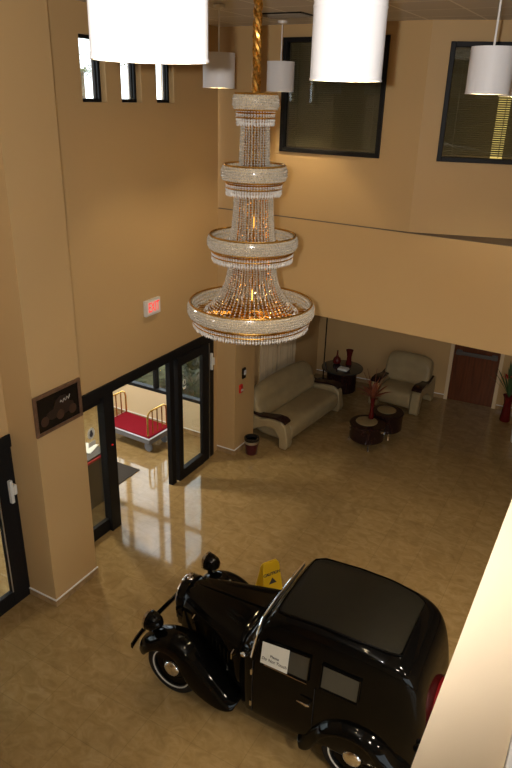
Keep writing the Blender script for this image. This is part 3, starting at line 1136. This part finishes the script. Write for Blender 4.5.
for ti, (r, zt, h, r2, h2) in enumerate(tiers):
    # rounded band set with crystals
    prof = [(r - .03, zz(zt)), (r - .008, zz(zt) - .004), (r, zz(zt) - .025), (r + .002, zz(zt) - h * .5), (r - .002, zz(zt) - h + .02), (r - .015, zz(zt) - h), (r - .03, zz(zt) - h), (r - .03, zz(zt))]
    bd = MB().lathe(prof, 72, cap=False).build('tier_band', M['crystal_band'], ch)
    b = MB()
    n = int(2 * PI * r / .019)
    nr = 5
    for j in range(nr):
        z = zz(zt) - .014 - j * (h - .026) / (nr - 1)
        rr = r + (.003 if 0 < j < nr - 1 else -.005)
        for k in range(n):
            a = 2 * PI * (k + .5 * (j % 2)) / n
            b.octa((rr * math.cos(a), rr * math.sin(a), z), .0105, .013)
    # inside face too
    n2 = int(2 * PI * r / .03)
    for j in range(3):
        for k in range(n2):
            a = 2 * PI * (k + .5 * (j % 2)) / n2
            b.octa(((r - .032) * math.cos(a), (r - .032) * math.sin(a), zz(zt) - .02 - j * .03), .011, .014)
    b.build('band_crystals', M['crystal'], bd, smooth=False, kind='stuff')
    # gold rims and spokes
    for rr, z in ((r - .012, zz(zt) + .004), (r - .012, zz(zt) - h - .003), (r2, zz(zt) - h - .022), (r2, zz(zt) - h - .05)):
        b = MB().tube([(rr * math.cos(2 * PI * k / 64), rr * math.sin(2 * PI * k / 64), z) for k in range(64)], .007, 6, closed=True)
        b.build('gold_rim', M['gold'], ch)
    b = MB()
    ns = 8 + 3 * ti
    for k in range(ns):
        a = 2 * PI * k / ns
        b.tube([(.012 * math.cos(a), .012 * math.sin(a), zz(zt) - h * .8), ((r - .02) * math.cos(a), (r - .02) * math.sin(a), zz(zt) - h * .8)], .006, 5)
    b.lathe([(.03, zz(zt) - h * .8 - .012), (r2 - .02, zz(zt) - h * .8 - .014), (r2 - .02, zz(zt) - h * .8 - .008), (.03, zz(zt) - h * .8 - .006)], 48)
    b.build('tier_tray', M['gold'], ch)
    # fringe under the band: short strings closed by drops
    b = MB()
    n = int(2 * PI * r2 / .021)
    for k in range(n):
        a = 2 * PI * k / n
        for j in range(4):
            b.octa((r2 * math.cos(a), r2 * math.sin(a), zz(zt) - h - .008 - j * (h2 - .03) / 3), .0085, .010)
        b.octa(((r2 - .004) * math.cos(a), (r2 - .004) * math.sin(a), zz(zt) - h - h2), .0105, .021)
    b.build('crystal_fringe', M['crystal_drop'], ch, smooth=False, kind='stuff')
    # long bead curtain down to the next tier
    if ti < 3:
        rt_, rb = curt[ti]
        z0, z1 = zz(zt) - h - .02, zz(tiers[ti + 1][1]) - tiers[ti + 1][2] * .7
        n = (30, 40, 52)[ti]
        b = MB()
        for k in range(n):
            a = 2 * PI * k / n
            nb = int((z0 - z1) / .0165)
            for j in range(nb + 1):
                t = j / nb
                e = t if ti == 0 else (t ** 2.2 if ti == 1 else t ** 3.0)
                rr = rt_ + (rb - rt_) * e
                b.octa((rr * math.cos(a), rr * math.sin(a), z0 + (z1 - z0) * t), .0082, .0095)
        b.build('bead_curtain', M['crystal'], ch, smooth=False, kind='stuff')
        b = MB()
        for k in range(n // 2):
            a = 2 * PI * (k + .3) / (n // 2)
            nb = int((z0 - z1) / .019)
            for j in range(nb + 1):
                t = j / nb
                rr = (rt_ + (rb - rt_) * t ** 2) * .72
                b.octa((rr * math.cos(a), rr * math.sin(a), z0 + (z1 - z0) * t), .0085, .010)
        b.build('gold_bead_curtain', M['gold'], ch, smooth=False, kind='stuff', label='inner curtain of gold beads')
    # inner gold-lit core of small bulbs
    nb = 6 + 3 * ti
    for k in range(nb):
        b = MB()
        a = 2 * PI * (k + .5) / nb
        rr = r * .72
        b.ball((rr * math.cos(a), rr * math.sin(a), zz(zt) - h * .8 + .012), (.012, .012, .018), 8, 6)
        b.build('candle_bulb', M['plastic_white'], ch)
# bottom basket of the lowest tier
b = MB()
for r, z in ((.36, -.15), (.26, -.165), (.15, -.18)):
    n = int(2 * PI * r / .024)
    for k in range(n):
        a = 2 * PI * k / n
        for j in range(3):
            b.octa((r * math.cos(a), r * math.sin(a), zz(4.0) + z + .06 - j * .024), .0085, .011)
        b.octa((r * math.cos(a), r * math.sin(a), zz(4.0) + z - .02), .010, .02)
b.build('crystal_basket', M['crystal'], ch, smooth=False, kind='stuff')
for zc, en in ((4.05, 1.0), (4.62, .5)):
    ld = bpy.data.lights.new('chandelier_light', 'POINT')
    ld.energy = CHAND_W * en
    ld.color = (1, .78, .5)
    ld.shadow_soft_size = .06
    lo = bpy.data.objects.new('chandelier_light', ld)
    C.objects.link(lo)
    lo.parent = ch
    lo.location = (.05, 0, zz(zc))


# ------------------------------------------------------------------ pendant lamps
def make_pendant(label, loc):
    o = thing('pendant_lamp', label, 'pendant lamp', loc, 0, 'white drum pendant lamps')
    hgt, r = .325, .1625
    b = MB().lathe([(r - .004, 0), (r, .0), (r, hgt), (r - .004, hgt)], 48, cap=False)
    sh = b.build('lamp_shade', M['shade'], o)
    MB().lathe([(r - .0045, .002), (r - .0045, hgt - .002)], 48, cap=False).build('shade_lining', M['shade_in'], sh)
    for z in (.004, hgt - .03):
        b = MB().lathe([(r, z - .004), (r + .0025, z - .004), (r + .0025, z + .004), (r, z + .004)], 48, cap=False)
        b.build('shade_rim', M['shade'], sh)
    b = MB().lathe([(.02, hgt - .02), (r - .006, hgt - .02), (r - .006, hgt - .012), (.02, hgt - .012)], 32)
    b.build('shade_top', M['shade'], sh)
    z1 = CEIL - loc[2]
    MB().tube([(0, 0, hgt - .10), (0, 0, z1 - .01)], .008, 8).build('lamp_rod', M['rod'], o)
    MB().lathe([(.01, z1 - .035), (.055, z1 - .025), (.06, z1 - .003), (.06, z1 - .0005)], 20).build('ceiling_canopy', M['rod'], o)
    MB().ball((0, 0, .262), (.03, .03, .045), 12, 8).build('bulb', M['bulb'], o)
    ld = bpy.data.lights.new('pendant_light', 'POINT')
    ld.energy = LAMP_W
    ld.color = (1, .80, .52)
    ld.shadow_soft_size = .03
    l = bpy.data.objects.new('pendant_light', ld)
    C.objects.link(l)
    l.parent = o
    l.location = (0, 0, .175)
    return o


pend = [('white drum pendant lamp cut by the top of the photo, largest and nearest', (-1.27, 1.645, 5.583)),
        ('white drum pendant lamp hanging in front of the left big upper window', (-1.275, 3.09, 5.575)),
        ('white drum pendant lamp on a long rod before the right big upper window', (-1.172, 5.68, 5.56)),
        ('white drum pendant lamp cut by the right edge behind another pendant', (-1.172, 7.00, 5.56)),
        ('white drum pendant lamp just left of the gold chandelier rod', (-3.98, 6.28, 5.57)),
        ('white drum pendant lamp just right of the gold chandelier rod, farthest away', (-3.985, 7.65, 5.56))]
proto = make_pendant(*pend[0])
for lb, loc in pend[1:]:
    c = copy_tree(proto)
    c.location = loc
    c['label'] = lb
# two more of the row, beyond the left frame edge, keep the row lit as in the room
ventd = thing('ceiling_vent', 'dark slotted air vent in the ceiling beside the gold rod', 'vent', (-3.75, 7.25, CEIL - .012))
b = MB()
bar_frame(b, (-.25, 0, 0), (1, 0, 0), 0, .5, -.01, .011, .01, .012)
MB().box((-.27, -.15, -.002), (.27, .15, .011)).build('vent_back', M['black'], ventd, smooth=False)
b.bm.free()
for k in range(6):
    b = MB()
    b.box((-.25, -.13 + k * .05, -.014), (.25, -.115 + k * .05, .0))
    b.build('vent_slat', M['office'], ventd, smooth=False)


# ------------------------------------------------------------------ left wall fittings
ex = thing('exit_sign', 'white exit sign with glowing red letters on the tan wall', 'sign', (WX, 6.655, 2.93), 0)
MB().box((0.001, -.155, -.105), (.045, .155, .105)).build('sign_case', M['plastic_white'], ex, smooth=False, bevel=.006)
MB().box((.045, -.118, -.078), (.048, .135, .082)).build('sign_face', M['exit_face'], ex, smooth=False)
mt_ = Matrix.Translation((.049, .008, 0)) @ Matrix.Rotation(R(90), 4, 'Z') @ Matrix.Rotation(R(90), 4, 'X') @ Matrix.Diagonal((.80, 1.3, 1, 1))
text('exit_lettering', 'EXIT', .142, M['exit_red'], mt_, ex, .002)

ws_ = thing('wall_sign', 'dark framed picture sign of an old vehicle on the wall pillar', 'sign', (-4.85, 4.49, 2.44))
b = MB()
bar_frame(b, (.001, -.33, 0), YD, 0, .665, -.225, .225, .035, .03, -.03)
b.build('picture_frame', M['sign_frame'], ws_, smooth=False, bevel=.004)
MB().box((.002, -.31, -.205), (.014, .315, .205)).build('picture_board', M['sign_black'], ws_, smooth=False)
b = MB()
car_out = [(-.2, -.06), (-.16, -.01), (-.07, .01), (-.03, .09), (.03, .12), (.12, .11), (.17, .02), (.22, .0), (.23, -.08), (.1, -.10), (-.1, -.10)]
b.prism(car_out, 'x', .014, .0165)
b.build('picture_motif', M['sign_dark'], ws_, smooth=False)
for y in (-.2, .02, .2):
    b = MB()
    b.lathe([(.055, 0), (.055, .004)], 18, Matrix.Translation((.0145, y, -.085)) @ Matrix.Rotation(R(90), 4, 'Y'))
    b.build('picture_wheel', M['sign_brown'], ws_, smooth=False)
b = MB()
b.tube([(.018, .03 + i * .012, .05 + .022 * math.sin(i * 1.7) + i * .002) for i in range(13)], .004, 5)
b.build('picture_script', M['sign_script'], ws_)

al = thing('fire_alarm_pull', 'small red fire alarm pull station low on the column', 'alarm', (-4.93, 8.445, 1.16))
MB().box((.001, -.04, -.07), (.035, .04, .07)).build('alarm_case', M['red'], al, smooth=False, bevel=.006)
MB().box((.035, -.028, -.035), (.048, .028, -.005)).build('pull_handle', M['plastic_white'], al, smooth=False, bevel=.003)
st = thing('wall_strobe', 'grey and black strobe plate on the column above the red pull station', 'alarm', (-4.93, 8.535, 1.40))
MB().box((.001, -.045, -.09), (.03, .045, .09)).build('strobe_plate', M['black'], st, smooth=False, bevel=.006)
MB().box((.03, -.028, -.02), (.05, .028, .06)).build('strobe_lens', M['lens'], st, smooth=False, bevel=.008)


# ------------------------------------------------------------------ lounge furniture
def make_seat(name, label, cat, loc, rz, half):
    o = thing(name, label, cat, loc, rz)
    hs = half - .17
    # seat block with a rolled front
    prof = [(-.36, .12), (-.36, .36), (-.15, .40), (.18, .42), (.36, .41), (.43, .35), (.43, .22), (.40, .09), (.30, .07), (-.2, .07)]
    ys = [-hs, -hs + .03, -hs * .5, 0, hs * .5, hs - .03, hs]
    rows = [[(x, y, z - (.015 if abs(y) == hs else 0)) for x, z in prof] for y in ys]
    MB().loft(rows).build('seat', M['leather'], o, subsurf=2)
    # leaning back, two padded rolls, crown falling to the ends
    rows = []
    nb = 9
    for i in range(nb):
        y = -half + .03 + (2 * half - .06) * i / (nb - 1)
        e = abs(y) / half
        dz = -.12 * e ** 4
        prof = [(-.16, .36), (-.10, .42), (-.13, .52), (-.19, .60), (-.20, .66), (-.21, .78 + dz * .5), (-.28, .90 + dz), (-.37, .95 + dz), (-.46, .91 + dz), (-.48, .80 + dz), (-.45, .55), (-.42, .30)]
        rows.append([(x, y, z) for x, z in prof])
    MB().loft(rows).build('backrest', M['leather'], o, subsurf=2)
    # wave-shaped arms
    for sd in (1, -1):
        prof = [(.29, .0), (.43, .0), (.46, .10), (.43, .28), (.40, .42), (.30, .50), (.10, .49), (-.10, .44), (-.30, .46), (-.50, .52), (-.53, .40), (-.52, .0), (-.38, .0), (-.34, .14), (-.20, .22), (.0, .31), (.18, .31), (.27, .20)]
        w = .17
        ya, yb = sd * (half - w), sd * half
        rows = [[(x, ya, z) for x, z in prof], [(x, ya + (yb - ya) * .5, z + .012) for x, z in prof], [(x, yb, z) for x, z in prof]]
        arm = MB().loft(rows).build('armrest', M['leather'], o, subsurf=0, bevel=.022)
        b = MB()
        top = [(.40, .505), (.34, .545), (.20, .555), (.02, .525), (-.12, .505), (-.30, .53), (-.40, .56)]
        rr = []
        for x, z in top:
            yy = sd * (half - w * .5)
            ww = .075 + .02 * (1 if x > .1 else 0)
            rr.append([(x, yy - ww, z - .035), (x, yy + ww, z - .035), (x, yy + ww, z), (x, yy - ww, z)])
        b.loft(rr)
        b.build('wooden_arm_top', M['cherry'], arm, bevel=.008, label='dark cherry wood arm top')
    return o


make_seat('sofa', 'long beige leather sofa with dark wood arm tops under the cream curtains', 'sofa', (-4.60, 9.93, 0), -R(5.3), 1.02)
make_seat('armchair', 'beige leather armchair with dark wood arm tops against the back wall', 'armchair', (-3.22, 11.84, 0), R(-93), .50)

# curtains behind the sofa
for i, (y0, y1, lb) in enumerate(((9.62, 10.26, 'cream curtain panel behind the sofa, nearer the column'), (10.22, 10.98, 'wider cream curtain panel behind the middle of the sofa'))):
    b = MB()
    n = 48
    rows = []
    for z in (.06, 1.2, 2.4):
        rows.append([(WX + .050 + .03 * i + .022 * math.sin(k * .95 + i) + .006 * math.sin(k * 2.3), y0 + (y1 - y0) * k / n, z) for k in range(n + 1)])
    b.loft(rows, closed=False, cap=False)
    tag(b.build('curtain', M['curtain'], solid=.004), lb, 'curtain', 'cream curtains')
tag(MB().tube([(WX + .06, 9.5, 2.43), (WX + .06, 11.1, 2.43)], .012, 8).build('curtain_rod', M['black']), 'dark curtain rod above the cream curtains behind the sofa', 'curtain rod')

# coffee table: two round dark drums joined, tan tops, chrome feet and scrolls
ct = thing('coffee_table', 'low dark two-drum coffee table with tan tops and chrome feet', 'coffee table', (-3.13, 10.08, 0))
for (x, y, r, zt) in ((-.07, -.20, .30, .40), (.10, .34, .27, .44)):
    b = MB().lathe([(r - .02, .10), (r, .12), (r, zt - .05), (r + .012, zt - .03), (r + .012, zt - .01), (r, zt)], 36, Matrix.Translation((x, y, 0)))
    dr = b.build('table_drum', M['cherry'], ct)
    MB().lathe([(r * .62, zt), (r * .62, zt + .008), (r * .58, zt + .012)], 32, Matrix.Translation((x - .03, y + .02, 0))).build('tan_inset', M['inset'], dr)
    for k in range(3):
        a = 2 * PI * k / 3 - 1.1
        px, py = x + (r - .02) * math.cos(a), y + (r - .02) * math.sin(a)
        MB().tube([(px, py, .13), (px + .02 * math.cos(a), py + .02 * math.sin(a), .06), (px + .04 * math.cos(a), py + .04 * math.sin(a), .0)], [.016, .018, .024], 10).build('leg', M['chrome'], ct)
for (x, y) in ((.21, -.29), (-.30, -.36)):
    b = MB()
    b.tube([(x + .035 * math.cos(t * .6), y, .30 + .05 * math.sin(t * 1.2) * .8 + .0 * t) for t in range(9)], .012, 8)
    b.build('chrome_scroll', M['chrome'], ct)

# red vase with dried leaves on the coffee table
vz = thing('flower_vase', 'tall red vase of dried red leaves standing on the coffee table', 'vase', (-3.2, 10.02, .418))
MB().lathe([(.045, 0), (.05, .01), (.04, .08), (.032, .2), (.036, .33), (.05, .39), (.045, .395), (.03, .33)], 20).build('vase', M['red_vase'], vz)
b = MB()
for k in range(26):
    a = random.uniform(0, 2 * PI)
    el = random.uniform(.45, 1.4)
    b.leaf((0, 0, .38), (math.cos(a) * math.cos(el), math.sin(a) * math.cos(el), math.sin(el)), random.uniform(.22, .48), random.uniform(.04, .08), .3)
b.build('dried_leaves', M['red_leaf'], vz, smooth=False)
for k in range(7):
    b = MB()
    a = k * .9
    b.tube([(0, 0, .3), (.07 * math.cos(a), .07 * math.sin(a), .6), (.2 * math.cos(a), .2 * math.sin(a), .86)], .004, 5)
    b.build('stem', M['red_leaf'], vz)

# corner table with glass top, two red vases, small box; floor lamp
et = thing('corner_table', 'low black corner table with dark glass top beyond the sofa', 'table', (-4.45, 11.72, 0), R(4))
MB().lathe([(.40, .50), (.42, .505), (.42, .52), (.40, .525)], 40).build('glass_top', M['table_glass'], et)
MB().lathe([(.26, .03), (.30, .05), (.30, .40), (.33, .44), (.33, .50)], 32).build('drum_base', M['cherry'], et)
for k in range(3):
    a = 2 * PI * k / 3 + .5
    MB().tube([(.27 * math.cos(a), .27 * math.sin(a), .05), (.30 * math.cos(a), .30 * math.sin(a), 0)], .02, 8).build('leg', M['chrome'], et)
b = MB().lathe([(.05, 0), (.075, .02), (.085, .07), (.07, .12), (.03, .16), (.018, .20), (.014, .27), (.02, .285)], 20)
tag(b.build('bottle_vase', M['red_vase']), 'red bottle-shaped vase with a narrow neck on the corner table', 'vase').location = (-4.62, 11.83, .526)
b = MB().lathe([(.06, 0), (.065, .01), (.055, .08), (.048, .16), (.065, .27), (.08, .31), (.072, .31), (.05, .2)], 8)
tag(b.build('flared_vase', M['red_vase']), 'red vase with a flared jagged mouth on the corner table', 'vase').location = (-4.40, 11.93, .526)
b = MB().box((-.10, -.07, 0), (.10, .07, .02)).box((-.09, -.06, .02), (.09, .065, .035))
tag(b.build('magazine', M['paper'], smooth=False), 'pale magazine lying on the glass corner table', 'magazine').location = (-4.38, 11.60, .526)

fl_ = thing('floor_lamp', 'thin black floor lamp pole standing in the lounge corner', 'floor lamp', (-4.98, 12.02, 0))
MB().lathe([(.12, 0), (.125, .015), (.03, .03), (.02, .04)], 24).build('lamp_base', M['black'], fl_)
MB().tube([(0, 0, .03), (0, 0, 1.95)], .014, 8).build('lamp_pole', M['black'], fl_)
MB().lathe([(.03, 1.93), (.15, 2.06), (.17, 2.12), (.165, 2.12), (.14, 2.06), (.02, 1.95)], 24).build('lamp_bowl', M['black'], fl_)

# potted plant beside the wooden door
pp = thing('potted_plant', 'tall dark red vase with long green leaves beside the wooden door', 'plant', (-1.27, 12.12, 0))
MB().lathe([(.09, 0), (.10, .02), (.085, .15), (.07, .35), (.09, .48), (.11, .52), (.10, .52), (.07, .4)], 22).build('pot', M['red_vase'], pp)
b = MB()
for k in range(22):
    a = random.uniform(0, 2 * PI)
    el = random.uniform(.9, 1.45)
    b.leaf((0, 0, .48), (math.cos(a) * math.cos(el), math.sin(a) * math.cos(el), math.sin(el)), random.uniform(.5, .95), random.uniform(.03, .055), .2)
b.build('foliage', M['green_leaf'], pp, smooth=False)
b = MB()
for k in range(5):
    a = random.uniform(0, 2 * PI)
    b.leaf((-.12 + .05 * k * .3, -.03, .85), (math.cos(a), math.sin(a), .6), .16, .05, .2)
b.build('red_blossom', M['red'], pp, smooth=False)
b = MB().lathe([(.09, 0), (.11, .28), (.115, .30), (.105, .30), (.085, .02)], 20)
tag(b.build('waste_bin', M['plastic_white']), 'small white bin at the right edge of the lounge floor', 'bin').location = (-.93, 11.33, 0)

# waste bin by the column
tb = thing('trash_can', 'small round burgundy trash can with shiny band beside the column', 'bin', (-4.72, 8.50, 0))
MB().lathe([(.09, 0), (.095, .01), (.11, .18), (.112, .20)], 24).build('bin_body', M['burgundy'], tb)
MB().lathe([(.113, .20), (.118, .205), (.12, .245), (.116, .25)], 24).build('bin_band', M['silver'], tb)
MB().lathe([(.117, .25), (.122, .255), (.125, .30), (.118, .305), (.10, .30), (.09, .24)], 24).build('bin_lid', M['black'], tb)


# ------------------------------------------------------------------ vestibule
cart = thing('luggage_cart', 'low luggage cart with red carpet deck and brass hoops in the entrance', 'luggage cart', (-6.62, 7.86, 0), R(-3))
MB().box((-.52, -.28, .17), (.52, .28, .285)).build('cart_frame', M['grey'], cart, smooth=False, bevel=.02)
MB().box((-.53, -.29, .268), (.53, .29, .290)).build('bumper_strip', M['silver'], cart, smooth=False, bevel=.008)
MB().box((-.50, -.265, .285), (.50, .265, .305)).build('carpet_deck', M['carpet'], cart, smooth=False, bevel=.006)
for sx in (1, -1):
    x = sx * .46
    b = MB()
    b.tube([(x, -.24, .30), (x, -.24, .62), (x, -.22, .70), (x, -.16, .74), (x, .16, .74), (x, .22, .70), (x, .24, .62), (x, .24, .30)], .016, 10)
    for y in (-.12, 0, .12):
        b.tube([(x, y, .30), (x, y, .735)], .011, 8)
    b.build('brass_hoop', M['brass'], cart)
for sx in (1, -1):
    for sy in (1, -1):
        b = MB().lathe([(.03, -.018), (.07, -.02), (.08, -.01), (.08, .01), (.07, .02), (.03, .018)], 20, Matrix.Translation((sx * .42, sy * .2, .08)) @ Matrix.Rotation(R(90), 4, 'X'))
        b.box((sx * .42 - .03, sy * .2 - .03, .17), (sx * .42 + .03, sy * .2 + .03, .225))
        b.box((sx * .42 - .012, sy * .2 + .024, .09), (sx * .42 + .012, sy * .2 + .03, .2))
        b.box((sx * .42 - .012, sy * .2 - .03, .09), (sx * .42 + .012, sy * .2 - .024, .2))
        b.build('caster', M['caster'], cart)

cb_ = thing('brochure_cabinet', 'grey-brown cabinet with red stripe and papers seen through the fixed glass', 'cabinet', (-6.12, 5.97, 0))
MB().box((-.28, -.42, 0), (.28, .30, .74)).build('cabinet_body', M['cabinet'], cb_, smooth=False, bevel=.01)
MB().box((-.295, -.435, .74), (.295, .315, .775)).build('red_edge', M['red_strip'], cb_, smooth=False, bevel=.006)
MB().box((-.27, -.41, .775), (.27, .29, .80)).build('cabinet_top', M['cabinet'], cb_, smooth=False)
for k, (x, y, a, lb) in enumerate(((.10, -.10, .1, 'white sheet of paper lying on the red-striped cabinet, nearer the front edge'), (.02, .25, .3, 'white sheet of paper on the red-striped cabinet, nearer the back edge'))):
    b = MB().box((-.11, -.14, 0), (.11, .14, .006))
    o = tag(b.build('paper_sheet', M['paper'], smooth=False), lb, 'paper')
    o.location = (-6.12 + x, 5.88 + y, .801)
    o.rotation_euler = (0, 0, a)
tag(MB().box((-.55, -.42, .001), (.55, .42, .012)).build('floor_mat', M['mat_brown'], smooth=False, bevel=.004), 'dark brown door mat on the entrance floor behind the door post', 'mat').location = (-6.50, 6.66, 0)


# ------------------------------------------------------------------ outdoors
def palm(loc, label):
    o = thing('palm_tree', label, 'palm tree', loc)
    b = MB().tube([(0, 0, 0), (.05, .02, 2), (.02, .0, 4), (0, 0, 6.1)], [.16, .13, .11, .10], 10)
    b.build('trunk', M['bark'], o)
    b = MB()
    for k in range(16):
        a = 2 * PI * k / 16 + random.uniform(-.1, .1)
        el = random.uniform(-.1, .9)
        d = Vector((math.cos(a) * math.cos(el), math.sin(a) * math.cos(el), math.sin(el)))
        p = Vector((0, 0, 6.1))
        for j in range(14):
            t = j / 13
            q = p + d * (1.7 * t) + Vector((0, 0, -.8 * t * t))
            sdv = d.cross(Vector((0, 0, 1))).normalized()
            for s_ in (1, -1):
                b.leaf(q, d * .6 + sdv * s_ + Vector((0, 0, -.1)), .45 * (1 - .5 * t), .03, .3, 3)
    b.build('fronds', M['palm'], o, smooth=False)
    return o


palm((-11.4, 12.2, -.15), 'yellow-green palm tree outside the leftmost small upper window')


def shrub(loc, r, label):
    o = thing('shrub', label, 'shrub', loc, 0, 'shrubs outside the entrance windows')
    b = MB()
    for k in range(420):
        a = random.uniform(0, 2 * PI)
        el = random.uniform(0, PI / 2)
        rr = r * random.uniform(.6, 1)
        d = Vector((math.cos(a) * math.cos(el), math.sin(a) * math.cos(el), math.sin(el)))
        b.leaf(d * rr, d + Vector((random.uniform(-.6, .6), random.uniform(-.6, .6), random.uniform(-.3, .6))), .16, .07, .2, 2)
    b.build('foliage', M['leaf'], o, smooth=False)
    for k in range(5):
        b = MB()
        a = k * 1.25
        b.tube([(0, 0, 0), (.4 * r * math.cos(a), .4 * r * math.sin(a), .5 * r)], .012, 5)
        b.build('stem', M['bark'], o)


for (x, y, r, lb) in ((-8.6, 9.7, .5, 'green shrub outside the entrance end window, at its left'), (-7.35, 10.6, .62, 'green shrub outside the entrance end window, behind the mullion'), (-6.2, 9.5, .55, 'green shrub seen through the sliding door glass')):
    shrub((x, y, -.15), r, lb)
